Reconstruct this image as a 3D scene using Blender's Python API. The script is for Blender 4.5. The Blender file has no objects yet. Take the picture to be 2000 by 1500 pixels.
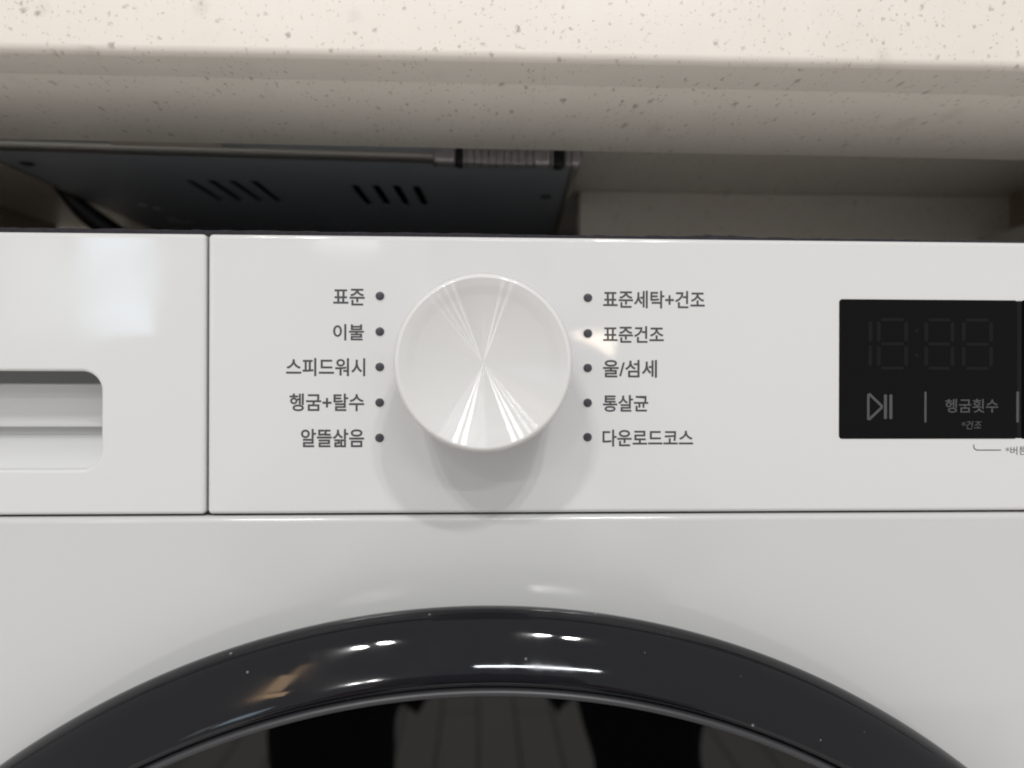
import bpy, bmesh, math, random
from mathutils import Vector, noise
R = math.radians
S = bpy.context.scene
COL = S.collection

# ------------------------------------------------------------------ camera
cam_d = bpy.data.cameras.new("camera")
cam = bpy.data.objects.new("camera", cam_d)
COL.objects.link(cam)
cam.location = (0, -0.247, 0)
cam.rotation_mode = 'XYZ'
cam.rotation_euler = (R(90), R(-0.14), R(-2.44))
cam_d.sensor_width = 36
cam_d.lens = 27.2
cam_d.clip_start = 0.005
cam_d.clip_end = 60
cam_d.dof.use_dof = True
cam_d.dof.focus_distance = 0.240
cam_d.dof.aperture_fstop = 8.0
S.camera = cam

# ------------------------------------------------------------------ world, lamps, exposure
W = bpy.data.worlds.new("World")
S.world = W
W.use_nodes = True
bg = W.node_tree.nodes["Background"]
bg.inputs[0].default_value = (1.0, 0.99, 0.98, 1)
bg.inputs[1].default_value = 0.57
S.view_settings.view_transform = 'Standard'
S.view_settings.look = 'None'
S.view_settings.gamma = 1
S.view_settings.exposure = 0.08
S.cycles.use_denoising = True
S.cycles.max_bounces = 10
S.cycles.filter_width = 1.9


def area(name, loc, target, size, power, color, size_y=None, shape='DISK'):
    d = bpy.data.lights.new(name, 'AREA')
    d.shape = shape
    d.size = size
    if size_y:
        d.size_y = size_y
    d.energy = power
    d.color = color
    o = bpy.data.objects.new(name, d)
    COL.objects.link(o)
    o.location = loc
    o.rotation_euler = (Vector(target) - Vector(loc)).to_track_quat('-Z', 'Y').to_euler()
    return o


CEIL = 1.50
COOL = (1.0, 0.985, 0.96)
for x, y in ((0.36, -1.50), (0.53, -1.55), (-0.56, -1.62), (-0.73, -1.68)):     # twin downlights
    area("ceiling_downlight", (x, y, CEIL), (x, y, -1), 0.085, 9.0, COOL)
for x, y in ((-0.91, -3.4), (-1.10, -3.45)):
    area("ceiling_downlight", (x, y, CEIL), (x, y, -1), 0.085, 9.0, COOL)
area("ceiling_light_bar", (0.43, -2.75, CEIL), (0.43, -2.75, -1), 0.95, 20, (0.93, 0.97, 1.0), 0.08, 'RECTANGLE')
for x, z, w, h, e, c in ((-1.35, 0.37, 0.26, 0.37, 1.35, (0.66, 0.85, 1.0)), (-1.64, 0.36, 0.20, 0.36, 0.25, (0.85, 0.95, 1.0)), (-0.50, 0.55, 0.24, 0.09, 0.22, (0.95, 0.98, 1.0))):  # third: unseen source added for a pale patch mirrored at the panel top
    area("window_patch_light", (x, -2.7, z), (x, 0, z), w, e, c, h, 'RECTANGLE')
area("added_dial_light", (0.435, -2.7, 0.150), (0.435, 0, 0.15), 0.16, 0.6, (1.0, 0.80, 0.62), 0.10, 'RECTANGLE')  # unseen warm light added for the bright patch mirrored beside the dial
for dx, dz, sx, sy, e in ((0.0, 0.0, 0.10, 0.20, 0.35), (0.05, 0.17, 0.05, 0.12, 0.07), (0.02, -0.17, 0.16, 0.06, 0.20)):  # unseen warm lights added, split up for a broken patch on the ring
    area("added_warm_light", (-0.93 + dx, -1.54 + dx * 0.5, 0.87 + dz), (0, 0, 0), sx, e, (1.0, 0.66, 0.38), sy, 'RECTANGLE')


# ------------------------------------------------------------------ helpers
def obj(name, me, mat, parent=None):
    o = bpy.data.objects.new(name, me)
    COL.objects.link(o)
    if mat:
        me.materials.clear()
        me.materials.append(mat)
    o.parent = parent
    return o


def empty(name, loc=(0, 0, 0)):
    o = bpy.data.objects.new(name, None)
    COL.objects.link(o)
    o.location = loc
    return o


def tag(o, label=None, cat=None, kind=None, group=None):
    if label: o["label"] = label
    if cat: o["category"] = cat
    if kind: o["kind"] = kind
    if group: o["group"] = group
    return o


def finish(me, angle=40):
    me.validate()
    me.shade_smooth()
    me.set_sharp_from_angle(angle=R(angle))
    return me


def mesh(name, verts, faces, angle=40):
    me = bpy.data.meshes.new(name)
    me.from_pydata([tuple(v) for v in verts], [], faces)
    bm = bmesh.new(); bm.from_mesh(me)
    bmesh.ops.recalc_face_normals(bm, faces=bm.faces)
    bm.to_mesh(me); bm.free()
    return finish(me, angle)


def rrect(x0, x1, z0, z1, r, n=8):
    """rounded rectangle in the XZ plane, 4*(n+1) points"""
    r = max(1e-6, min(r, (x1 - x0) / 2, (z1 - z0) / 2))
    pts = []
    for cx, cz, a0 in ((x1 - r, z1 - r, 0), (x0 + r, z1 - r, 90), (x0 + r, z0 + r, 180), (x1 - r, z0 + r, 270)):
        for i in range(n + 1):
            a = R(a0 + 90 * i / n)
            pts.append((cx + r * math.cos(a), cz + r * math.sin(a)))
    return pts


def loft(name, loops, cap0=True, cap1=True, angle=40):
    """loops: lists of equally many 3D points"""
    v, f = [], []
    n = len(loops[0])
    for lp in loops:
        v += lp
    for k in range(len(loops) - 1):
        for i in range(n):
            j = (i + 1) % n
            f.append((k * n + i, k * n + j, (k + 1) * n + j, (k + 1) * n + i))
    if cap0: f.append(tuple(range(n - 1, -1, -1)))
    if cap1: f.append(tuple(range((len(loops) - 1) * n, len(loops) * n)))
    return mesh(name, v, f, angle)


def slab_xz(name, x0, x1, z0, z1, y_front, y_back, bev, rc, nb=5, extra=None):
    """plate whose front (facing -Y) is bevelled; returns mesh. extra: further loops after the front edge"""
    loops = [[(x, y_back, z) for x, z in rrect(x0, x1, z0, z1, rc)]]
    loops.append([(x, y_front + bev * 1.15, z) for x, z in rrect(x0, x1, z0, z1, rc)])
    for i in range(nb + 1):
        a = R(90 * i / nb)
        ins = bev * (1 - math.cos(a))
        y = y_front + bev * (1 - math.sin(a))
        loops.append([(x, y, z) for x, z in rrect(x0 + ins, x1 - ins, z0 + ins, z1 - ins, max(rc - ins, 2e-4))])
    ins = bev * 1.2
    loops.append([(x, y_front, z) for x, z in rrect(x0 + ins, x1 - ins, z0 + ins, z1 - ins, max(rc - ins, 2e-4))])
    if extra:
        loops += extra
    return loft(name, loops, extra is None, extra is None)


def box(name, x0, x1, y0, y1, z0, z1, bev=0.0, seg=3, mat=None, parent=None, angle=40):
    bm = bmesh.new()
    bmesh.ops.create_cube(bm, size=1)
    for v in bm.verts:
        v.co = ((x0 + x1) / 2 + v.co.x * (x1 - x0), (y0 + y1) / 2 + v.co.y * (y1 - y0), (z0 + z1) / 2 + v.co.z * (z1 - z0))
    if bev:
        bmesh.ops.bevel(bm, geom=bm.edges[:], offset=bev, segments=seg, profile=0.5, affect='EDGES')
    me = bpy.data.meshes.new(name); bm.to_mesh(me); bm.free()
    return obj(name, finish(me, angle), mat, parent)


def revolve(name, prof, cx, cz, n=128, a0=0, a1=360, angle=35, cap=False):
    """prof: (r, y) pairs; axis along Y through (cx, cz)"""
    full = abs(a1 - a0 - 360) < 1e-6
    v, f = [], []
    m = n if full else n + 1
    for r, y in prof:
        for i in range(m):
            a = R(a0 + (a1 - a0) * i / n)
            v.append((cx + r * math.sin(a), y, cz + r * math.cos(a)))
    for k in range(len(prof) - 1):
        for i in range(n):
            j = (i + 1) % m
            f.append((k * m + i, k * m + j, (k + 1) * m + j, (k + 1) * m + i))
    if cap and full:
        f.append(tuple(range((len(prof) - 1) * m, len(prof) * m)))
    return mesh(name, v, f, angle)


def tube(name, pts, rad, n=14, flat=1.0):
    """smooth tube through pts; rad number or list"""
    P = [Vector(p) for p in pts]
    Q, RR = [], []
    rads = rad if isinstance(rad, (list, tuple)) else [rad] * len(P)
    for i in range(len(P) - 1):
        p0 = P[max(i - 1, 0)]; p1 = P[i]; p2 = P[i + 1]; p3 = P[min(i + 2, len(P) - 1)]
        for s in range(6):
            t = s / 6
            Q.append(0.5 * ((2 * p1) + (-p0 + p2) * t + (2 * p0 - 5 * p1 + 4 * p2 - p3) * t * t + (-p0 + 3 * p1 - 3 * p2 + p3) * t ** 3))
            RR.append(rads[i] * (1 - t) + rads[i + 1] * t)
    Q.append(P[-1]); RR.append(rads[-1])
    loops = []
    for i, q in enumerate(Q):
        d = (Q[min(i + 1, len(Q) - 1)] - Q[max(i - 1, 0)]).normalized()
        u = d.cross(Vector((0, 1, 0.13))).normalized(); w = d.cross(u)
        loops.append([tuple(q + u * math.cos(2 * math.pi * k / n) * RR[i] + w * math.sin(2 * math.pi * k / n) * RR[i] * flat) for k in range(n)])
    return loft(name, loops)


def curve_plate(name, outline, holes, z0, z1):
    """horizontal plate with holes, from a filled 2D curve"""
    cu = bpy.data.curves.new(name, 'CURVE')
    cu.dimensions = '2D'; cu.fill_mode = 'BOTH'; cu.extrude = (z1 - z0) / 2
    for loop in [outline] + holes:
        sp = cu.splines.new('POLY'); sp.points.add(len(loop) - 1); sp.use_cyclic_u = True
        for p, q in zip(sp.points, loop):
            p.co = (q[0], q[1], 0, 1)
    o = bpy.data.objects.new(name, cu); COL.objects.link(o)
    bpy.context.view_layer.update()
    me = bpy.data.meshes.new_from_object(o.evaluated_get(bpy.context.evaluated_depsgraph_get()))
    bpy.data.objects.remove(o); bpy.data.curves.remove(cu)
    for v in me.vertices: v.co.z += (z0 + z1) / 2
    me.materials.clear()
    return finish(me, 30)


def text_mesh(body, x0, x1, z0, z1, y, bold=0.010, shear=0.0, heavy=0.0):
    """lettering fitted into a rectangle on a plane facing -Y"""
    cu = bpy.data.curves.new("lettering", 'FONT')
    cu.body = body; cu.size = 1; cu.offset = bold; cu.resolution_u = 5; cu.shear = shear
    o = bpy.data.objects.new("lettering", cu); COL.objects.link(o)
    bpy.context.view_layer.update()
    me = bpy.data.meshes.new_from_object(o.evaluated_get(bpy.context.evaluated_depsgraph_get()))
    bpy.data.objects.remove(o); bpy.data.curves.remove(cu)
    xs = [v.co.x for v in me.vertices]; ys = [v.co.y for v in me.vertices]
    a, b, c, d = min(xs), max(xs), min(ys), max(ys)
    for v in me.vertices:
        v.co = (x0 + (v.co.x - a) / (b - a) * (x1 - x0), y, z0 + (v.co.y - c) / (d - c) * (z1 - z0))
    me.materials.clear(); me.update()
    if heavy:
        vs = [v.co.copy() for v in me.vertices]; fs = [tuple(p.vertices) for p in me.polygons]; n = len(vs)
        V2, F2 = [], []
        for k, (dx, dz) in enumerate(((0, 0), (heavy, 0), (-heavy, 0), (0, heavy), (0, -heavy))):
            V2 += [(q.x + dx, q.y - 2e-6 * k, q.z + dz) for q in vs]; F2 += [tuple(i + k * n for i in t) for t in fs]
        me = bpy.data.meshes.new("lettering"); me.from_pydata(V2, [], F2); me.update()
    return me


# ------------------------------------------------------------------ materials
def new_mat(name):
    m = bpy.data.materials.new(name); m.use_nodes = True
    return m, m.node_tree.nodes, m.node_tree.links, m.node_tree.nodes["Principled BSDF"]


def plain(name, col, rough=0.4, metal=0.0, ior=1.5, bump=None, var=None, spec=None):
    """bump: (scale, distance); var: (scale, amount)"""
    m, N, L, B = new_mat(name)
    B.inputs["Base Color"].default_value = (*col, 1)
    B.inputs["Roughness"].default_value = rough
    B.inputs["Metallic"].default_value = metal
    B.inputs["IOR"].default_value = ior
    if spec is not None: B.inputs["Specular IOR Level"].default_value = spec
    tc = N.new("ShaderNodeTexCoord")
    if bump:
        n = N.new("ShaderNodeTexNoise"); n.inputs["Scale"].default_value = bump[0]; n.inputs["Detail"].default_value = 1.5
        L.new(tc.outputs["Object"], n.inputs["Vector"])
        b = N.new("ShaderNodeBump"); b.inputs["Distance"].default_value = bump[1]; b.inputs["Strength"].default_value = 1
        L.new(n.outputs["Fac"], b.inputs["Height"]); L.new(b.outputs["Normal"], B.inputs["Normal"])
    if var:
        n = N.new("ShaderNodeTexNoise"); n.inputs["Scale"].default_value = var[0]; n.inputs["Detail"].default_value = 3
        L.new(tc.outputs["Object"], n.inputs["Vector"])
        mx = N.new("ShaderNodeMix"); mx.data_type = 'RGBA'
        mx.inputs[6].default_value = (*[c * (1 - var[1]) for c in col], 1)
        mx.inputs[7].default_value = (*[min(1, c * (1 + var[1])) for c in col], 1)
        L.new(n.outputs["Fac"], mx.inputs[0]); L.new(mx.outputs[2], B.inputs["Base Color"])
    return m


def stone_material():
    m, N, L, B = new_mat("speckled solid surface")
    B.inputs["Roughness"].default_value = 0.38
    tc = N.new("ShaderNodeTexCoord")
    mp = N.new("ShaderNodeMapping"); mp.inputs["Scale"].default_value = (1, 0.42, 1)
    L.new(tc.outputs["Object"], mp.inputs["Vector"])
    wob = N.new("ShaderNodeTexNoise"); wob.inputs["Scale"].default_value = 700
    L.new(mp.outputs[0], wob.inputs["Vector"])
    wm = N.new("ShaderNodeMix"); wm.data_type = 'VECTOR'; wm.inputs[0].default_value = 0.0022
    L.new(mp.outputs[0], wm.inputs[4]); L.new(wob.outputs["Color"], wm.inputs[5])
    base = N.new("ShaderNodeTexNoise"); base.inputs["Scale"].default_value = 60; base.inputs["Detail"].default_value = 4
    L.new(mp.outputs[0], base.inputs["Vector"])
    bc = N.new("ShaderNodeMix"); bc.data_type = 'RGBA'
    bc.inputs[6].default_value = (0.69, 0.645, 0.59, 1); bc.inputs[7].default_value = (0.745, 0.705, 0.65, 1)
    L.new(base.outputs["Fac"], bc.inputs[0])
    prev = bc.outputs[2]
    for sc, lo, size, dark, seed in ((240, 0.52, 0.32, 0.64, 0.0), (430, 0.36, 0.36, 0.56, 3.1), (680, 0.20, 0.40, 0.38, 5.3), (90, 0.60, 0.42, 0.14, 7.7)):
        off = N.new("ShaderNodeVectorMath"); off.operation = 'ADD'; off.inputs[1].default_value = (seed, seed * 0.7, seed * 1.3)
        L.new(wm.outputs[1], off.inputs[0])
        v = N.new("ShaderNodeTexVoronoi"); v.inputs["Scale"].default_value = sc
        L.new(off.outputs[0], v.inputs["Vector"])
        sep = N.new("ShaderNodeSeparateColor"); L.new(v.outputs["Color"], sep.inputs[0])
        sz = N.new("ShaderNodeMapRange"); sz.inputs[1].default_value = lo; sz.inputs[2].default_value = 1
        sz.inputs[3].default_value = 0.0; sz.inputs[4].default_value = size; L.new(sep.outputs[0], sz.inputs[0])
        sub = N.new("ShaderNodeMath"); sub.operation = 'SUBTRACT'; L.new(sz.outputs[0], sub.inputs[0]); L.new(v.outputs["Distance"], sub.inputs[1])
        ms = N.new("ShaderNodeMapRange"); ms.inputs[1].default_value = 0; ms.inputs[2].default_value = 0.22
        ms.inputs[3].default_value = 0; ms.inputs[4].default_value = dark; L.new(sub.outputs[0], ms.inputs[0])
        tone = N.new("ShaderNodeMix"); tone.data_type = 'RGBA'
        tone.inputs[6].default_value = (0.16, 0.15, 0.14, 1); tone.inputs[7].default_value = (0.30, 0.24, 0.17, 1)
        L.new(sep.outputs[1], tone.inputs[0])
        mx = N.new("ShaderNodeMix"); mx.data_type = 'RGBA'
        L.new(ms.outputs[0], mx.inputs[0]); L.new(prev, mx.inputs[6]); L.new(tone.outputs[2], mx.inputs[7])
        prev = mx.outputs[2]
    L.new(prev, B.inputs["Base Color"])
    return m


def spun_material():
    """white plastic turned with fine concentric grooves: gloss that spreads along the radius only"""
    m, N, L, B = new_mat("spun white dial face")
    B.inputs["Base Color"].default_value = (0.62, 0.617, 0.612, 1)
    B.inputs["Roughness"].default_value = 0.5
    B.inputs["Specular IOR Level"].default_value = 0.15
    t = N.new("ShaderNodeTangent"); t.direction_type = 'RADIAL'; t.axis = 'Y'
    g = N.new("ShaderNodeBsdfAnisotropic")
    g.inputs["Color"].default_value = (1, 1, 1, 1)
    g.inputs["Roughness"].default_value = 0.175
    g.inputs["Anisotropy"].default_value = 0.915
    g.inputs["Rotation"].default_value = 0.0
    L.new(t.outputs[0], g.inputs["Tangent"])
    mx = N.new("ShaderNodeMixShader"); mx.inputs[0].default_value = 0.085
    L.new(B.outputs[0], mx.inputs[1]); L.new(g.outputs[0], mx.inputs[2])
    L.new(mx.outputs[0], N["Material Output"].inputs["Surface"])
    return m


def tile_floor():
    m, N, L, B = new_mat("grey floor planks")
    B.inputs["Roughness"].default_value = 0.35
    tc = N.new("ShaderNodeTexCoord")
    br = N.new("ShaderNodeTexBrick"); br.offset = 0.4
    br.inputs["Scale"].default_value = 1; br.inputs["Mortar Size"].default_value = 0.0022
    br.inputs["Brick Width"].default_value = 0.9; br.inputs["Row Height"].default_value = 0.095
    br.inputs["Color1"].default_value = (0.84, 0.81, 0.77, 1); br.inputs["Color2"].default_value = (0.80, 0.77, 0.73, 1)
    br.inputs["Mortar"].default_value = (0.08, 0.075, 0.07, 1)
    mp = N.new("ShaderNodeMapping"); mp.inputs["Rotation"].default_value = (0, 0, R(90))
    L.new(tc.outputs["Object"], mp.inputs[0]); L.new(mp.outputs[0], br.inputs["Vector"]); L.new(br.outputs["Color"], B.inputs["Base Color"])
    return m


M_PANEL = plain("white glossy panel plastic", (0.638, 0.641, 0.645), 0.05, bump=(38, 0.000030), var=(9, 0.012))
M_BODY = plain("white painted steel", (0.555, 0.558, 0.56), 0.10, bump=(34, 0.000045), var=(9, 0.012))
M_POCKET = plain("white satin plastic pocket", (0.60, 0.605, 0.605), 0.26)
M_DIAL = plain("white dial plastic", (0.67, 0.665, 0.66), 0.12, ior=1.55)
M_SPUN = spun_material()
M_PRINT = plain("dark grey print", (0.055, 0.055, 0.062), 0.45)
M_LED = plain("dark indicator lens", (0.05, 0.05, 0.06), 0.25)
M_LEDRIM = plain("clear indicator surround", (0.62, 0.61, 0.60), 0.08)
M_SCREEN = plain("black display glass", (0.0036, 0.0036, 0.0042), 0.14, spec=0.11)
M_SCREEN2 = plain("deep black display glass", (0.0010, 0.0010, 0.0016), 0.10, spec=0.05)
M_SEG = plain("unlit segment", (0.0066, 0.0066, 0.0080), 0.30, spec=0.15)
M_ICON = plain("grey screen print", (0.062, 0.062, 0.066), 0.40)
M_RING = plain("black glossy door ring", (0.0050, 0.0053, 0.0075), 0.04, ior=1.5, spec=0.36, bump=(24, 0.00014))


def add_specks(m, scale, share, size, col):
    """sparse settled dust: small round dots of another colour"""
    N, L = m.node_tree.nodes, m.node_tree.links
    B = N["Principled BSDF"]; src = B.inputs["Base Color"]
    v = N.new("ShaderNodeTexVoronoi"); v.inputs["Scale"].default_value = scale
    tc = N.new("ShaderNodeTexCoord"); L.new(tc.outputs["Object"], v.inputs["Vector"])
    sp = N.new("ShaderNodeSeparateColor"); L.new(v.outputs["Color"], sp.inputs[0])
    sz = N.new("ShaderNodeMapRange"); sz.inputs[1].default_value = 1 - share; sz.inputs[2].default_value = 1; sz.inputs[4].default_value = size
    L.new(sp.outputs[0], sz.inputs[0])
    sub = N.new("ShaderNodeMath"); sub.operation = 'SUBTRACT'; L.new(sz.outputs[0], sub.inputs[0]); L.new(v.outputs["Distance"], sub.inputs[1])
    ms = N.new("ShaderNodeMapRange"); ms.inputs[2].default_value = size * 0.5; L.new(sub.outputs[0], ms.inputs[0])
    mx = N.new("ShaderNodeMix"); mx.data_type = 'RGBA'; mx.inputs[7].default_value = (*col, 1)
    if src.links: L.new(src.links[0].from_socket, mx.inputs[6])
    else: mx.inputs[6].default_value = tuple(src.default_value)
    L.new(ms.outputs[0], mx.inputs[0]); L.new(mx.outputs[2], src)


def smudges(m, scale, lo, hi):
    """patchy gloss left by hands and wiping"""
    N, L = m.node_tree.nodes, m.node_tree.links
    tc = N.new("ShaderNodeTexCoord"); n = N.new("ShaderNodeTexNoise"); n.inputs["Scale"].default_value = scale; n.inputs["Detail"].default_value = 5; n.inputs["Distortion"].default_value = 0.6
    L.new(tc.outputs["Object"], n.inputs["Vector"])
    r = N.new("ShaderNodeMapRange"); r.inputs[1].default_value = 0.42; r.inputs[2].default_value = 0.68; r.inputs[3].default_value = lo; r.inputs[4].default_value = hi
    L.new(n.outputs["Fac"], r.inputs[0]); L.new(r.outputs[0], N["Principled BSDF"].inputs["Roughness"])


smudges(M_PANEL, 16, 0.04, 0.16)
smudges(M_BODY, 14, 0.07, 0.22)
smudges(M_RING, 40, 0.03, 0.11)
add_specks(M_RING, 140, 0.65, 0.085, (0.20, 0.20, 0.21))
add_specks(M_PANEL, 75, 0.25, 0.055, (0.28, 0.26, 0.24))
add_specks(M_BODY, 60, 0.2, 0.05, (0.28, 0.26, 0.24))
M_TRIM = plain("dark grey door trim", (0.036, 0.036, 0.04), 0.38)
M_GLASS = plain("black door glass", (0.0012, 0.0012, 0.0014), 0.015, ior=1.5, spec=0.28)
M_GAP = plain("dark seam backing", (0.03, 0.03, 0.032), 0.8)  # dark colour behind the panel seams
M_STRIP = plain("charcoal rough strip", (0.02, 0.018, 0.024), 0.95, bump=(900, 0.0006), var=(600, 0.7))  # dark, rough and uneven in tone
M_STONE = stone_material()
M_CASE = plain("dark grey coated steel", (0.27, 0.295, 0.335), 0.45, metal=0.0, ior=1.6, bump=(700, 0.00002))
M_BEND = plain("bend highlight steel", (0.34, 0.335, 0.315), 0.42, metal=1.0)  # lighter metal puts the bright highlight into the bend's colour
M_SILVER = plain("brushed steel louvre", (0.50, 0.48, 0.50), 0.38, metal=0.7, var=(300, 0.25))
M_BLACK = plain("black plastic", (0.006, 0.006, 0.007), 0.45)
M_SCREW = plain("blackened screw", (0.05, 0.05, 0.05), 0.30, metal=0.8)
M_MARK = plain("pale logo and tab glint", (0.85, 0.86, 0.88), 0.4)  # pale colour stands for the glint of metal tabs, also on the logo
M_SPACER = plain("pinkish adhesive spacer", (0.42, 0.36, 0.33), 0.6)
M_BROWN = plain("brown cabinet board", (0.36, 0.28, 0.21), 0.55, var=(14, 0.10))
M_GREYB = plain("grey cabinet rail", (0.55, 0.54, 0.50), 0.55, var=(20, 0.08))
M_VOID = plain("dark void sheet", (0.07, 0.062, 0.055), 0.7)  # shade put into the colour of a sheet
M_WALL = plain("pale wall", (0.42, 0.39, 0.35), 0.8, var=(8, 0.06))
M_FLOOR = tile_floor()
M_SKIN = plain("skin", (0.55, 0.33, 0.25), 0.5)
M_CLOTH = plain("black trousers cloth", (0.006, 0.006, 0.008), 0.9, var=(60, 0.3))
M_JACKET = plain("pale top cloth", (0.42, 0.39, 0.39), 0.9, var=(60, 0.25))
M_HAIR = plain("black hair", (0.012, 0.010, 0.009), 0.5)

# ------------------------------------------------------------------ setting
fl = mesh("floor", [(-3, -4.5, -0.80), (3, -4.5, -0.80), (3, 1.0, -0.80), (-3, 1.0, -0.80)], [(0, 1, 2, 3)])
tag(obj("floor", fl, M_FLOOR), kind="structure")
wl = box("wall", -0.8, 0.8, 0.60, 0.64, -0.80, 0.60, mat=M_WALL)
tag(wl, kind="structure")

# ------------------------------------------------------------------ countertop
ct = tag(empty("countertop", (0, 0.02, 0.095)), "speckled cream solid surface countertop above the washing machine", "countertop")


def quad_prism(name, poly, z0, z1, mat, parent, bev=0.0025, seg=5):
    bm = bmesh.new()
    lo = [bm.verts.new((x, y, z0)) for x, y in poly]; hi = [bm.verts.new((x, y, z1)) for x, y in poly]
    n = len(poly)
    bm.faces.new(lo[::-1]); bm.faces.new(hi)
    for i in range(n):
        bm.faces.new((lo[i], lo[(i + 1) % n], hi[(i + 1) % n], hi[i]))
    bmesh.ops.recalc_face_normals(bm, faces=bm.faces)
    if bev:
        bmesh.ops.bevel(bm, geom=bm.edges[:], offset=bev, segments=seg, profile=0.5, affect='EDGES')
    me = bpy.data.meshes.new(name); bm.to_mesh(me); bm.free()
    o = obj(name, finish(me, 40), mat, parent)
    if parent: o.matrix_parent_inverse = parent.matrix_basis.inverted()
    return o


XL, XR = -0.75, 0.75
# front edge: one section with eased front corners, swept along X
loops = []
for x, yf, yb in ((XL, -0.0164, -0.0085), (XR, -0.0250, 0.0047)):
    q = 0.0026
    lp = [(x, yb, 0.1370), (x, yb, 0.0950)]
    for i in range(9):
        a = R(90 * i / 8); lp.append((x, yf + q * (1 - math.sin(a)), 0.0950 + q * (1 - math.cos(a))))
    for i in range(9):
        a = R(90 * i / 8); lp.append((x, yf + q * (1 - math.cos(a)), 0.1370 - q * (1 - math.sin(a))))
    loops.append(lp)
fe = obj("front_edge", loft("front_edge", loops, True, True, 30), M_STONE, ct)
fe.matrix_parent_inverse = ct.matrix_basis.inverted()
quad_prism("under_strip", [(XL, -0.0082), (XR, 0.0050), (XR, 0.0800), (XL, 0.0530)], 0.0951, 0.1118, M_STONE, ct, 0.00025, 2)
quad_prism("slab", [(XL, -0.0080), (XR, 0.0052), (XR, 0.58), (XL, 0.58)], 0.1120, 0.1368, M_STONE, ct, 0.0008, 2)
quad_prism("spacer", [(-0.1520, 0.0705), (-0.1065, 0.0720), (-0.1065, 0.0810), (-0.1520, 0.0800)], 0.0978, 0.1116, M_SPACER, ct, 0.0018, 3)

# stone support panel standing behind, right of the cooktop casing
sp = quad_prism("support_panel", [(0.0578, 0.198), (0.42, 0.198), (0.42, 0.218), (0.0578, 0.218)], -0.7998, 0.1118, M_STONE, None, 0.0008, 2)
tag(sp, "speckled stone support panel in shade behind the right half of the gap", "panel")
pl = quad_prism("cabinet_side_panel", [(-0.320, -0.005), (-0.302, -0.005), (-0.302, 0.322), (-0.320, 0.322)], -0.7998, 0.1118, M_BROWN, None, 0.0008, 2)
tag(pl, "brown cabinet board in shade at the far left of the gap", "cabinet panel")
pr_ = quad_prism("cabinet_side_panel", [(0.3128, 0.0), (0.330, 0.0), (0.330, 0.197), (0.3128, 0.197)], -0.7998, 0.1118, M_BROWN, None, 0.0008, 2)  # added to block light and darken the right end of the gap
tag(pr_, "cabinet board added to shade the right end of the gap", "cabinet panel")
bb = quad_prism("void_sheet", [(-0.262, 0.336), (0.0830, 0.336), (0.0830, 0.346), (-0.262, 0.346)], -0.7998, 0.1118, M_VOID, None, 0.0006, 2)  # dark sheet added for the shaded void beside the casing
tag(bb, "dark void sheet added for the shade behind the cooktop casing, seen beside its right corner", "shade sheet")
rl = quad_prism("cabinet_rail", [(0.2930, 0.012), (0.3122, 0.012), (0.3122, 0.197), (0.2930, 0.197)], 0.0500, 0.0865, M_GREYB, None, 0.0008, 2)
tag(rl, "grey rail board at the right end of the gap, above the washing machine", "rail")

# ------------------------------------------------------------------ cooktop casing under the counter
ck = tag(empty("cooktop", (-0.085, 0.18, 0.100)), "dark grey metal cooktop casing with vent slots hanging under the countertop", "cooktop")
FL, FR, BR, BL = (-0.2215, 0.0900), (0.0468, 0.1040), (0.0560, 0.330), (-0.2135, 0.330)


def inset_quad(d):
    P = [Vector(p) for p in (FL, FR, BR, BL)]
    c = sum(P, Vector((0, 0))) / 4
    out = []
    for i in range(4):
        p = P[i]; a = (P[i - 1] - p).normalized(); b = (P[(i + 1) % 4] - p).normalized()
        out.append(p + (a + b) * d)
    return out


loops = []
for d, z in ((0, 0.1117), (0, 0.1036)):
    loops.append([(p.x, p.y, z) for p in inset_quad(d)])
for i in range(1, 7):
    a = R(15 * i)
    d = 0.0036 * (1 - math.cos(a)); z = 0.1036 - 0.0036 * math.sin(a)
    loops.append([(p.x, p.y, z) for p in inset_quad(d)])


def child(name, me, mat, parent):
    o = obj(name, me, mat, parent)
    o.matrix_parent_inverse = parent.matrix_basis.inverted()
    return o


child("casing", loft("casing", loops[:2], True, False, 50), M_CASE, ck)
child("folded_edge", loft("folded_edge", loops[1:] + [[(p.x, p.y, 0.1000) for p in inset_quad(0.0050)], [(p.x, p.y, 0.1010) for p in inset_quad(0.0051)]], False, False, 50), M_BEND, ck)
slots = [((-143.5, 140.6), (-141.7, 186.7)), ((-132.9, 140.4), (-130.9, 186.6)), ((-122.7, 140.7), (-120.4, 186.8)), ((-112.2, 140.6), (-110.2, 187.2)),
         ((-63.4, 146.2), (-61.6, 191.0)), ((-52.7, 146.3), (-51.1, 191.1)), ((-42.4, 146.6), (-40.5, 191.3)), ((-32.4, 147.2), (-30.3, 191.7))]
holes = []
for (ax, ay), (bx_, by) in slots:
    a = Vector((ax, ay)) / 1000; b = Vector((bx_, by)) / 1000
    d = (b - a).normalized(); n = Vector((-d.y, d.x)); r = 0.0021
    a2 = a + d * r; b2 = b - d * r
    lp = []
    for i in range(9):
        t = R(-90 + 180 * i / 8); lp.append(b2 + (d * math.cos(t) + n * math.sin(t)) * r)
    for i in range(9):
        t = R(90 + 180 * i / 8); lp.append(a2 + (d * math.cos(t) + n * math.sin(t)) * r)
    holes.append([(p.x, p.y) for p in lp])
child("bottom_plate", curve_plate("bottom_plate", [(p.x, p.y) for p in inset_quad(0.0046)], holes, 0.1002, 0.1010), M_CASE, ck)
ip = inset_quad(0.006)
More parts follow.
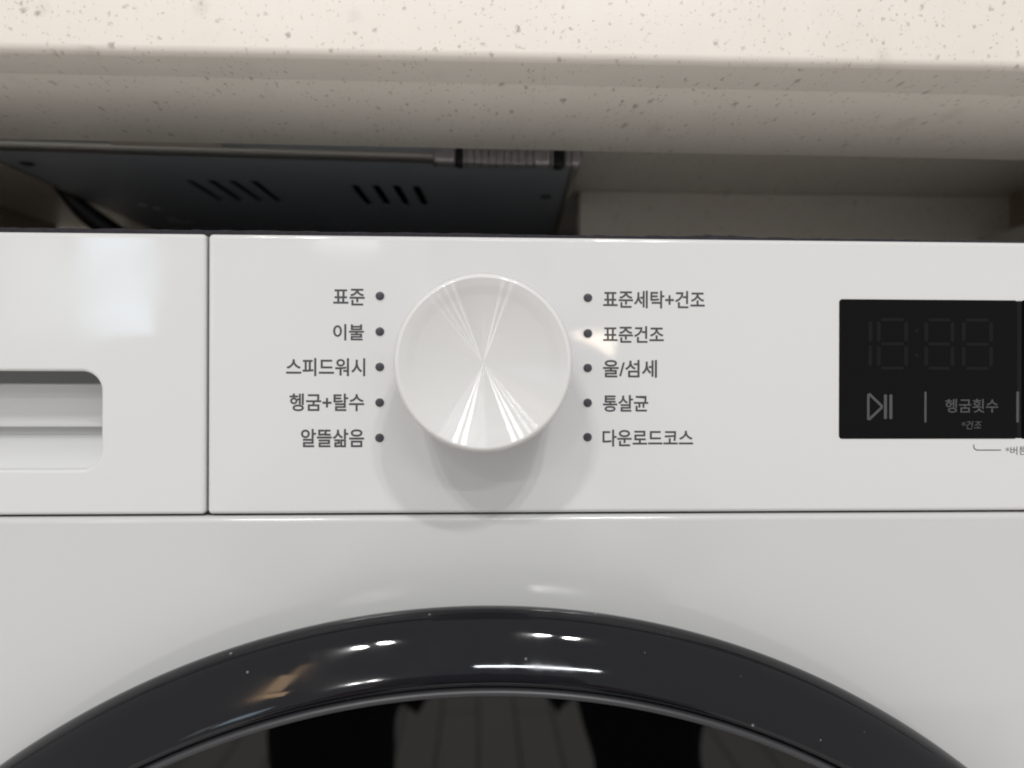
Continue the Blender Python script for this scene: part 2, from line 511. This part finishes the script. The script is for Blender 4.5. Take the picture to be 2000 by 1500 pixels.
child("dark_inside_sheet", mesh("dark_inside_sheet", [(p.x, p.y, 0.1095) for p in ip], [(0, 1, 2, 3)]), M_BLACK, ck)  # black sheet added for the dark inside behind the slots
for x, y in ((0.0353, 0.1645), (-0.2062, 0.1150)):
    me = bpy.data.meshes.new("screw"); bm = bmesh.new()
    for r0, r1, z0, z1 in ((0.0032, 0.0030, 0.10015, 0.0996), (0.0030, 0.0022, 0.0996, 0.0992)):
        geo = bmesh.ops.create_cone(bm, cap_ends=True, segments=24, radius1=r1, radius2=r0, depth=z0 - z1)
        for v in geo["verts"]: v.co += Vector((x, y, (z0 + z1) / 2))
    for k in range(2):
        geo = bmesh.ops.create_cube(bm, size=1)
        for v in geo["verts"]:
            v.co = Vector((x + v.co.x * (0.003 if k else 0.0006), y + v.co.y * (0.0006 if k else 0.003), 0.0991 + v.co.z * 0.0003))
    bm.to_mesh(me); bm.free()
    child("screw", finish(me, 30), M_SCREW, ck)
# metal tabs, their glint painted pale, and a logo near the left rear corner
random.seed(4)
for k, (x, y, rx, ry) in enumerate(((-0.1890, 0.1960, 0.0032, 0.0035), (-0.1842, 0.2035, 0.0026, 0.0040))):
    me = mesh("tab_logo_mark", [(x - rx, y, 0.1000), (x, y - ry, 0.1000), (x + rx, y, 0.1000), (x, y + ry, 0.1000)], [(0, 1, 2, 3)])
    child("tab_logo_mark", me, M_MARK, ck)
for k, (r, w, a0, a1) in enumerate(((0.0088, 0.0012, 20, 190), (0.0056, 0.0013, -10, 250), (0.0028, 0.0012, 60, 330))):
    v, f = [], []
    for i in range(25):
        a = R(a0 + (a1 - a0) * i / 24)
        for q in (r, r + w * math.sin(math.pi * i / 24) + 0.0001):
            v.append((-0.1835 + q * math.cos(a), 0.233 + 1.3 * q * math.sin(a), 0.0999))
    for i in range(24): f.append((2 * i, 2 * i + 1, 2 * i + 3, 2 * i + 2))
    child("tab_logo_mark", mesh("tab_logo_mark", v, f), M_MARK, ck)


def front_y(x): return FL[1] + (x - FL[0]) / (FR[0] - FL[0]) * (FR[1] - FL[1])


cuts = [-20.6, -10.5, -7.5, -5.9, -2.5, 0.8, 4.2, 7.4, 10.9, 14.1, 17.4, 20.8, 24.1, 32.2, 33.4, 38.4, 39.4, 41.2, 45.6]
for i in range(len(cuts) - 1):
    x0, x1 = cuts[i] / 1000 + 0.00012, cuts[i + 1] / 1000 - 0.00012
    dark = i in (1, 14)
    yy = front_y((x0 + x1) / 2)
    o = box("louvre", x0, x1, yy - 0.0035, yy + 0.0045, 0.0985 - (0.0006 if dark else 0), 0.1116, 0.0016 if x1 - x0 > 0.0035 else 0.0004, 3, M_BLACK if dark else M_SILVER)
    o.parent = ck; o.matrix_parent_inverse = ck.matrix_basis.inverted()
o = box("louvre_backing", -0.0209, 0.0458, 0.1045, 0.1065, 0.0990, 0.1115, 0.0003, 1, M_BLACK)
o.parent = ck; o.matrix_parent_inverse = ck.matrix_basis.inverted()

# black cable from the casing down behind the machine
cab = obj("power_cable", tube("power_cable", [(-0.2310, 0.183, 0.1115), (-0.2275, 0.190, 0.1045), (-0.2215, 0.196, 0.0965), (-0.2130, 0.203, 0.0885), (-0.2020, 0.212, 0.0790), (-0.188, 0.235, 0.060), (-0.18, 0.28, 0.02), (-0.18, 0.33, -0.1)],
          [0.0030, 0.0040, 0.0052, 0.0062, 0.0066, 0.0066, 0.0066, 0.0066]), M_BLACK)
tag(cab, "thick black cable hanging from the left end of the cooktop casing", "cable")
pp = obj("drain_pipe", revolve("drain_pipe", [(0.009, 0), (0.010, 0.002), (0.010, 0.90), (0.009, 0.902)], 0, 0, 32, cap=True), plain("off-white pipe", (0.62, 0.60, 0.56), 0.5))
pp.rotation_euler = (R(90), 0, 0); pp.location = (-0.3125, 0.360, -0.7998 + 0.0)
tag(pp, "off-white pipe standing in the left end of the gap behind the black cable", "pipe")

# ------------------------------------------------------------------ washing machine
CX = 0.0012
wm = tag(empty("washing_machine", (0, 0, -0.80)), "white front loading washing machine with round dial and black door ring", "washing machine")


def part(name, me, mat, parent=None):
    parent = parent or wm
    o = obj(name, me, mat, parent)
    if parent is wm:
        o.matrix_parent_inverse = wm.matrix_basis.inverted()
    return o


PX0, PX1 = CX - 0.2985, CX + 0.2985
SPL0, SPL1 = -0.08585, -0.08515
ZT, ZB = 0.0470, -0.0412
part("cabinet", slab_xz("cabinet", PX0 + 0.001, PX1 - 0.001, -0.795, 0.0445, 0.034, 0.57, 0.002, 0.004), M_BODY)
part("seam_backing", slab_xz("seam_backing", PX0 + 0.004, PX1 - 0.004, -0.0480, -0.0350, 0.0032, 0.031, 0.0003, 0.002), M_GAP)
part("seam_backing", slab_xz("seam_backing", -0.0905, -0.0805, -0.0345, 0.0440, 0.0032, 0.031, 0.0003, 0.002), M_GAP)
part("front_plate", slab_xz("front_plate", PX0, PX1, -0.795, -0.04185, 0.0002, 0.0315, 0.0020, 0.002, 6), M_BODY)
cp = part("control_panel", slab_xz("control_panel", SPL1, PX1, ZB, ZT, 0.0, 0.0315, 0.0013, 0.0014, 6), M_PANEL)

# drawer front with its finger pocket
px0, px1, pz0, pz1, pr = -0.262, -0.1180, -0.0270, 0.0037, 0.0062
ex = []
for i in range(7):
    a = R(90 * i / 6); e = 0.0011
    ins = e * (1 - math.sin(a)); yy = e * (1 - math.cos(a))
    ex.append([(x, yy, z) for x, z in rrect(px0 - ins, px1 + ins, pz0 - ins, pz1 + ins, pr + ins)])
ex.append([(x, 0.0055, z) for x, z in rrect(px0, px1, pz0, pz1, pr)])
ex = [[(x, 0.0, z) for x, z in rrect(px0 - 0.0014, px1 + 0.0014, pz0 - 0.0014, pz1 + 0.0014, pr + 0.0014)]] + ex
dr = part("drawer_front", slab_xz("drawer_front", PX0, SPL0, ZB, ZT, 0.0, 0.0060, 0.0012, 0.0014, 6, ex), M_PANEL)
# pocket interior: overhanging lip, upright back, step and sloping bottom, as one section swept along X
sec = [(0.0052, 0.0047), (0.0300, 0.0055), (0.0300, -0.0002), (0.0172, -0.0002), (0.0168, -0.0006), (0.0168, -0.0010), (0.0172, -0.0138), (0.0176, -0.0146), (0.0215, -0.0150), (0.0215, -0.0176), (0.0172, -0.0180), (0.0150, -0.0186), (0.0100, -0.0216), (0.0066, -0.0248), (0.0045, -0.0280)]
v, f = [], []
for x in (px0 - 0.0006, px1 + 0.0006):
    v += [(x, y, z) for y, z in sec]
n = len(sec)
for i in range(n - 1): f.append((i, i + 1, n + i + 1, n + i))
f += [tuple(range(n)) , tuple(range(2 * n - 1, n - 1, -1))]
part("handle_pocket", mesh("handle_pocket", v, f, 25), M_POCKET, dr)

# program dial
KX, KZ = 0.0012, 0.0061
rim = [(0.0238, 0.0002), (0.0246, -0.0060), (0.0254, -0.0220), (0.02565, -0.0255)]
for i in range(1, 11):
    a = R(9 * i)
    rim.append((0.02565 - 0.0016 * (1 - math.cos(a)), -0.0255 - 0.0023 * math.sin(a)))
rim += [(0.0240, -0.02778), (0.0239, -0.02760), (0.0238, -0.0265)]
dial = part("program_dial", revolve("program_dial", rim, KX, KZ, 160, angle=50), M_DIAL)
RK = 0.0255
knots = [(0, 0), (0.765, 20.8), (0.772, 26), (0.855, 26), (0.865, 21.5), (1.0, 18.5)]


def slope(t):
    for (a, p), (b, q) in zip(knots, knots[1:]):
        if t <= b: return math.tan(R(p + (q - p) * (t - a) / (b - a)))
    return math.tan(R(knots[-1][1]))


r, y = 0.0240, -0.02779
face = [(0.02395, -0.0270), (r, y)]
for i in range(1, 81):
    r2 = 0.0240 * (1 - i / 80.2)
    y += slope((r + r2) / 2 / RK) * (r - r2); r = r2
    face.append((r, y))
part("dial_face", revolve("dial_face", face, KX, KZ, 160, cap=True, angle=50), M_SPUN, dial)

# indicator lights and program names
for x, zs in ((-0.03145, (0.0278, 0.0165, 0.0053, -0.0060, -0.0172)), (0.0348, (0.0277, 0.0163, 0.0052, -0.0060, -0.0170))):
    for z in zs:
        o = part("indicator_light", revolve("indicator_light", [(0.00175, 0.0002), (0.00172, -0.00010), (0.00150, -0.00016), (0.00140, -0.00013)], x, z, 32, cap=True), M_LEDRIM, cp)
        part("lens", revolve("lens", [(0.00142, 0.0), (0.00140, -0.00018), (0.0011, -0.00026), (0.0005, -0.0003)], x, z, 28, cap=True), M_LED, o)
names = [('표준', -46.1, -36.3, 24.8, 30.0), ('이불', -46.1, -36.5, 13.7, 18.8), ('스피드워시', -60.8, -36.1, 2.4, 8.0), ('헹굼+탈수', -59.7, -36.4, -8.7, -3.2),
         ('알뜰삶음', -56.1, -36.4, -20.1, -14.4), ('표준세탁+건조', 39.8, 72.7, 24.5, 30.1), ('표준건조', 39.8, 59.4, 13.4, 18.7), ('울/섬세', 39.8, 57.2, 2.2, 7.8),
         ('통살균', 39.8, 54.4, -8.8, -3.5), ('다운로드코스', 39.7, 69.0, -20.0, -14.6)]
for t, a, b, c, d in names:
    part("program_lettering", text_mesh(t, a / 1000, b / 1000, c / 1000, d / 1000, -0.00006, 0.010, heavy=0.00005), M_PRINT, cp)

# display
disp = part("display_screen", slab_xz("display_screen", 0.1170, 0.1768, -0.0176, 0.0279, -0.00030, 0.002, 0.0003, 0.0011, 3), M_SCREEN)
part("display_pane", slab_xz("display_pane", 0.1779, 0.2930, -0.0176, 0.0279, -0.00025, 0.002, 0.0002, 0.0008, 3), M_SCREEN2, disp)
part("pane_divider", slab_xz("pane_divider", 0.1764, 0.1782, -0.0174, 0.0277, -0.00020, 0.0022, 0.00015, 0.0004, 2), M_SEG, disp)
YS = -0.00036


def seg_h(x, z, w, t=0.0010): return [(x - w / 2, z), (x - w / 2 + t / 2, z + t / 2), (x + w / 2 - t / 2, z + t / 2), (x + w / 2, z), (x + w / 2 - t / 2, z - t / 2), (x - w / 2 + t / 2, z - t / 2)]
def seg_v(x, z, h, t=0.0013): return [(x, z - h / 2), (x + t / 2, z - h / 2 + t / 2), (x + t / 2, z + h / 2 - t / 2), (x, z + h / 2), (x - t / 2, z + h / 2 - t / 2), (x - t / 2, z - h / 2 + t / 2)]


def polys(name, ps, mat, parent, y=YS):
    v, f = [], []
    for p in ps:
        f.append(tuple(range(len(v), len(v) + len(p)))); v += [(x, y, z) for x, z in p]
    return part(name, mesh(name, v, f), mat, parent)


Zt, Zm, Zb = 0.0213, 0.0134, 0.0055
polys("digit", [seg_v(0.1272, 0.0174, 0.0070), seg_v(0.1272, 0.0094, 0.0070)], M_SEG, disp)
for x0, x1 in ((0.1300, 0.1391), (0.1458, 0.1546), (0.1584, 0.1676)):
    xm = (x0 + x1) / 2; w = x1 - x0 - 0.0012
    polys("digit", [seg_h(xm, Zt, w), seg_h(xm, Zm, w), seg_h(xm, Zb, w)] + [seg_v(x, z, 0.0068) for x in (x0, x1) for z in (0.0174, 0.0094)], M_SEG, disp)
for z in (0.0177, 0.0097):
    polys("colon_dot", [[(0.1426 + 0.0006 * math.cos(R(30 * i)), z + 0.0006 * math.sin(R(30 * i))) for i in range(12)]], M_SEG, disp)


def stroke_loop(name, pts, w, mat, parent, y=YS, closed=False):
    """flat line of width w along pts"""
    P = [Vector(p) for p in pts]; n = len(P); v, f = [], []
    for i in range(n):
        a = P[i - 1] if (closed or i > 0) else None; c = P[(i + 1) % n] if (closed or i < n - 1) else None
        d1 = (P[i] - a).normalized() if a is not None else (c - P[i]).normalized()
        d2 = (c - P[i]).normalized() if c is not None else d1
        nn = Vector((-d1.y - d2.y, d1.x + d2.x)).normalized()
        k = w / 2 / max(0.35, nn.dot(Vector((-d1.y, d1.x))))
        for s in (1, -1):
            q = P[i] + nn * k * s; v.append((q.x, y, q.y))
    for i in range(n if closed else n - 1):
        j = (i + 1) % n; f.append((2 * i, 2 * i + 1, 2 * j + 1, 2 * j))
    return part(name, mesh(name, v, f), mat, parent)


stroke_loop("play_icon", [(0.12660, -0.0110), (0.12660, -0.0033), (0.12705, -0.0031), (0.1310, -0.0068), (0.1310, -0.0074), (0.12705, -0.0111)], 0.00082, M_ICON, disp, closed=True)
polys("pause_icon", [rrect(0.1318, 0.1328, -0.0111, -0.0031, 0.0003, 3), rrect(0.1336, 0.1346, -0.0111, -0.0031, 0.0003, 3)], M_ICON, disp)
polys("divider_line", [rrect(0.1453, 0.1460, -0.0122, -0.0022, 0.0001, 2)], M_ICON, disp)
polys("divider_line", [rrect(0.1762, 0.1771, -0.0122, -0.0021, 0.0001, 2)], M_ICON, disp)
part("screen_lettering", text_mesh("헹굼횟수", 0.1523, 0.1701, -0.0090, -0.0045, YS, 0.008), M_ICON, disp)
part("screen_lettering", text_mesh("*건조", 0.1578, 0.1645, -0.0144, -0.0117, YS, 0.004, 0.15), M_ICON, disp)
stroke_loop("callout_line", [(0.1621, -0.0194), (0.1621, -0.0204), (0.1625, -0.0210), (0.1632, -0.0213), (0.1713, -0.0213)], 0.00032, M_PRINT, cp, y=-0.00006)
part("note_lettering", text_mesh("*버튼", 0.1728, 0.1801, -0.0229, -0.0201, -0.00006, 0.0), M_PRINT, cp)

part("top_cover", slab_xz("top_cover", PX0 + 0.002, PX1 - 0.002, 0.0446, 0.0469, 0.0325, 0.565, 0.0006, 0.0008, 3), plain("white top cover", (0.86, 0.86, 0.85), 0.35))
# dark rough strip along the top edge
random.seed(7)
v, f = [], []
nx = 240
for i in range(nx + 1):
    x = PX0 + 0.002 + (PX1 - PX0 - 0.004) * i / nx
    h = 0.0491 - 0.0009 * max(0, (x + 0.1) / 0.3) + random.uniform(-0.00018, 0.00018) + (0.0006 * math.exp(-((x - 0.078) / 0.012) ** 2))
    v += [(x, 0.004, 0.0440), (x, 0.004, h - 0.0003), (x, 0.0045, h), (x, 0.0085, h), (x, 0.0085, 0.044)]
for i in range(nx):
    for k in range(4): f.append((5 * i + k, 5 * i + k + 1, 5 * i + k + 6, 5 * i + k + 5))
part("dark_strip", mesh("dark_strip", v, f, 60), M_STRIP)

# door
DZ = -0.3086
DX = 0.0014
prof = [(0.2366, 0.0006), (0.2380, -0.0020), (0.2396, -0.0060), (0.2410, -0.0105), (0.2419, -0.0138), (0.2422, -0.0160)]
r, y = prof[-1]
for ang, dl in ((80, 2.0), (66, 2.5), (52, 2.3), (40, 2.2), (34, 1.5), (31, 2.0), (29, 2.2), (27.5, 2.2), (26, 2.2), (24, 2.0), (19, 1.4), (10, 1.0), (-10, 0.8), (-45, 0.7), (-80, 1.2)):
    r -= dl * 0.001 * math.cos(R(ang)); y -= dl * 0.001 * math.sin(R(ang)); prof.append((r, y))
RL, YL = r, y


def smooth(pr, k=3):
    out = []
    for i in range(len(pr) - 1):
        p0 = Vector(pr[max(i - 1, 0)]); p1 = Vector(pr[i]); p2 = Vector(pr[i + 1]); p3 = Vector(pr[min(i + 2, len(pr) - 1)])
        for s in range(k):
            t = s / k
            q = 0.5 * ((2 * p1) + (-p0 + p2) * t + (2 * p0 - 5 * p1 + 4 * p2 - p3) * t * t + (-p0 + 3 * p1 - 3 * p2 + p3) * t ** 3)
            out.append((q.x, q.y))
    out.append(pr[-1])
    return out


door = part("door", revolve("door", smooth(prof), DX, DZ, 320, angle=60), M_RING)
part("trim_ring", revolve("trim_ring", smooth([(RL - 0.0001, YL + 0.002), (RL - 0.0005, YL - 0.0012), (RL - 0.0010, YL - 0.0020), (RL - 0.0017, YL - 0.0022), (RL - 0.0024, YL - 0.0018), (RL - 0.0027, YL - 0.0008)]), DX, DZ, 320, angle=60), M_TRIM, door)
RG = RL - 0.0026
gp = [(RG * (1 - i / 40), YL - 0.0008 - 0.0012 * (1 - (1 - i / 40) ** 2)) for i in range(40)] + [(0.0004, YL - 0.0020)]
part("door_glass", revolve("door_glass", gp, DX, DZ, 200, angle=60, cap=True), M_GLASS, door)

# ------------------------------------------------------------------ person mirrored in the door
def skin_mesh(name, verts, edges, radii, root=0, sub=2):
    me = bpy.data.meshes.new(name); me.from_pydata(verts, edges, [])
    o = bpy.data.objects.new(name, me); COL.objects.link(o)
    m = o.modifiers.new("skin", 'SKIN'); m.use_smooth_shade = True
    for sv, r in zip(me.skin_vertices[0].data, radii):
        sv.radius = (r, r) if not isinstance(r, tuple) else r
        sv.use_root = False
    me.skin_vertices[0].data[root].use_root = True
    s = o.modifiers.new("sub", 'SUBSURF'); s.levels = sub; s.render_levels = sub
    bpy.context.view_layer.update()
    r = bpy.data.meshes.new_from_object(o.evaluated_get(bpy.context.evaluated_depsgraph_get()))
    bpy.data.objects.remove(o)
    r.name = name
    return r


per = tag(empty("person", (0, -0.85, -0.80)), "person in black trousers squatting with knees apart, mirrored in the black door glass", "person")
PXC = 0.015
V = [(PXC, -1.16, -0.32), (PXC, -1.12, -0.22), (PXC, -1.03, -0.10), (PXC, -0.93, 0.02), (PXC, -0.89, 0.07), (PXC, -0.85, 0.12), (PXC, -0.82, 0.20)]
Rr = [0.11, 0.105, 0.11, 0.10, 0.05, 0.072, 0.058]
E_ = [(i, i + 1) for i in range(6)]
for s in (-1, 1):
    b = len(V)
    V += [(PXC + s * 0.17, -0.92, -0.02), (s * 0.25, -0.70, -0.20), (s * 0.13, -0.40, -0.075), (s * 0.085, -0.335, -0.035)]
    Rr += [0.055, 0.043, 0.030, 0.032]
    E_ += [(3, b), (b, b + 1), (b + 1, b + 2), (b + 2, b + 3)]
    c = len(V)
    V += [(PXC + s * 0.10, -1.14, -0.34), (PXC + s * 0.19, -0.71, -0.33), (PXC + s * 0.185, -0.76, -0.72), (PXC + s * 0.20, -0.63, -0.77)]
    Rr += [0.080, 0.055, 0.042, 0.030]
    E_ += [(0, c), (c, c + 1), (c + 1, c + 2), (c + 2, c + 3)]


def person_part(name, me, mat, parent):
    o = obj(name, me, mat, parent)
    if parent is per: o.matrix_parent_inverse = per.matrix_basis.inverted()
    return o


body = person_part("body", skin_mesh("body", V, E_, Rr), M_SKIN, per)
JV = [(PXC, -1.14, -0.27), (PXC, -1.10, -0.18), (PXC, -1.03, -0.09), (PXC, -0.93, 0.03)]
JR = [0.135, 0.135, 0.135, 0.105]; JE = [(0, 1), (1, 2), (2, 3)]
for s in (-1, 1):
    b = len(JV)
    JV += [(PXC + s * 0.175, -0.92, -0.02), (s * 0.26, -0.70, -0.20), (s * 0.155, -0.44, -0.095)]; JR += [0.072, 0.060, 0.045]; JE += [(3, b), (b, b + 1), (b + 1, b + 2)]
person_part("jacket", skin_mesh("jacket", JV, JE, JR), M_JACKET, per)
TV = [(PXC, -1.14, -0.375)]; TR = [0.135]; TE = []
for s in (-1, 1):
    b = len(TV)
    TV += [(PXC + s * 0.11, -1.10, -0.34), (PXC + s * 0.16, -0.90, -0.33), (PXC + s * 0.19, -0.72, -0.34), (PXC + s * 0.19, -0.74, -0.52), (PXC + s * 0.185, -0.76, -0.735)]
    TR += [0.105, 0.092, 0.080, 0.074, 0.070]; TE += [(0, b), (b, b + 1), (b + 1, b + 2), (b + 2, b + 3), (b + 3, b + 4)]
tm = skin_mesh("trousers", TV, TE, TR, sub=4)
for q in tm.vertices:                                   # soft folds in the cloth
    d = noise.noise_vector(q.co * 11.0)
    q.co += Vector((d.x * 0.020, d.y * 0.012, d.z * 0.012))
person_part("trousers", tm, M_CLOTH, per)
for s in (-1, 1):
    person_part("shoe", skin_mesh("shoe", [(PXC + s * 0.185, -0.80, -0.755), (PXC + s * 0.19, -0.70, -0.760), (PXC + s * 0.20, -0.60, -0.772)], [(0, 1), (1, 2)], [0.045, 0.043, 0.030]), M_BLACK, per)
    hb = Vector((s * 0.085, -0.335, -0.035))
    for k, (dx, dz, ln) in enumerate(((0.0, 0.030, 0.85), (0.0, 0.012, 1.0), (0.0, -0.006, 0.95), (0.0, -0.022, 0.75))):
        p0 = hb + Vector((0, 0.010, dz * 0.8)); p1 = p0 + Vector((-s * 0.004, 0.032 * ln, dz * 0.2)); p2 = p1 + Vector((-s * 0.020 * ln, 0.012, 0)); p3 = p2 + Vector((-s * 0.016 * ln, -0.004, 0))
        person_part("finger", skin_mesh("finger", [tuple(p0), tuple(p1), tuple(p2), tuple(p3)], [(0, 1), (1, 2), (2, 3)], [0.0095, 0.0085, 0.0078, 0.0065]), M_SKIN, body)
    t0 = hb + Vector((0, 0.0, 0.022)); t1 = t0 + Vector((-s * 0.022, 0.004, 0.014)); t2 = t1 + Vector((-s * 0.020, 0.006, -0.004))
    person_part("thumb", skin_mesh("thumb", [tuple(t0), tuple(t1), tuple(t2)], [(0, 1), (1, 2)], [0.011, 0.0095, 0.0075]), M_SKIN, body)
bm = bmesh.new(); bmesh.ops.create_uvsphere(bm, u_segments=32, v_segments=20, radius=1)
for q in bm.verts:
    q.co = Vector((q.co.x * 0.088 + PXC, q.co.y * 0.10 - 0.85, q.co.z * 0.105 + 0.175))
me = bpy.data.meshes.new("hair"); 
bmesh.ops.delete(bm, geom=[q for q in bm.verts if q.co.y > -0.805 and q.co.z < 0.215], context='VERTS')
bm.to_mesh(me); bm.free()
person_part("hair", finish(me, 60), M_HAIR, body)
ph = box("smartphone", -0.075, 0.085, -0.2805, -0.2715, -0.052, 0.024, 0.004, 3, plain("silver phone back", (0.55, 0.56, 0.58), 0.35))
tag(ph, "silver smartphone held level in both hands in front of the washing machine", "phone")
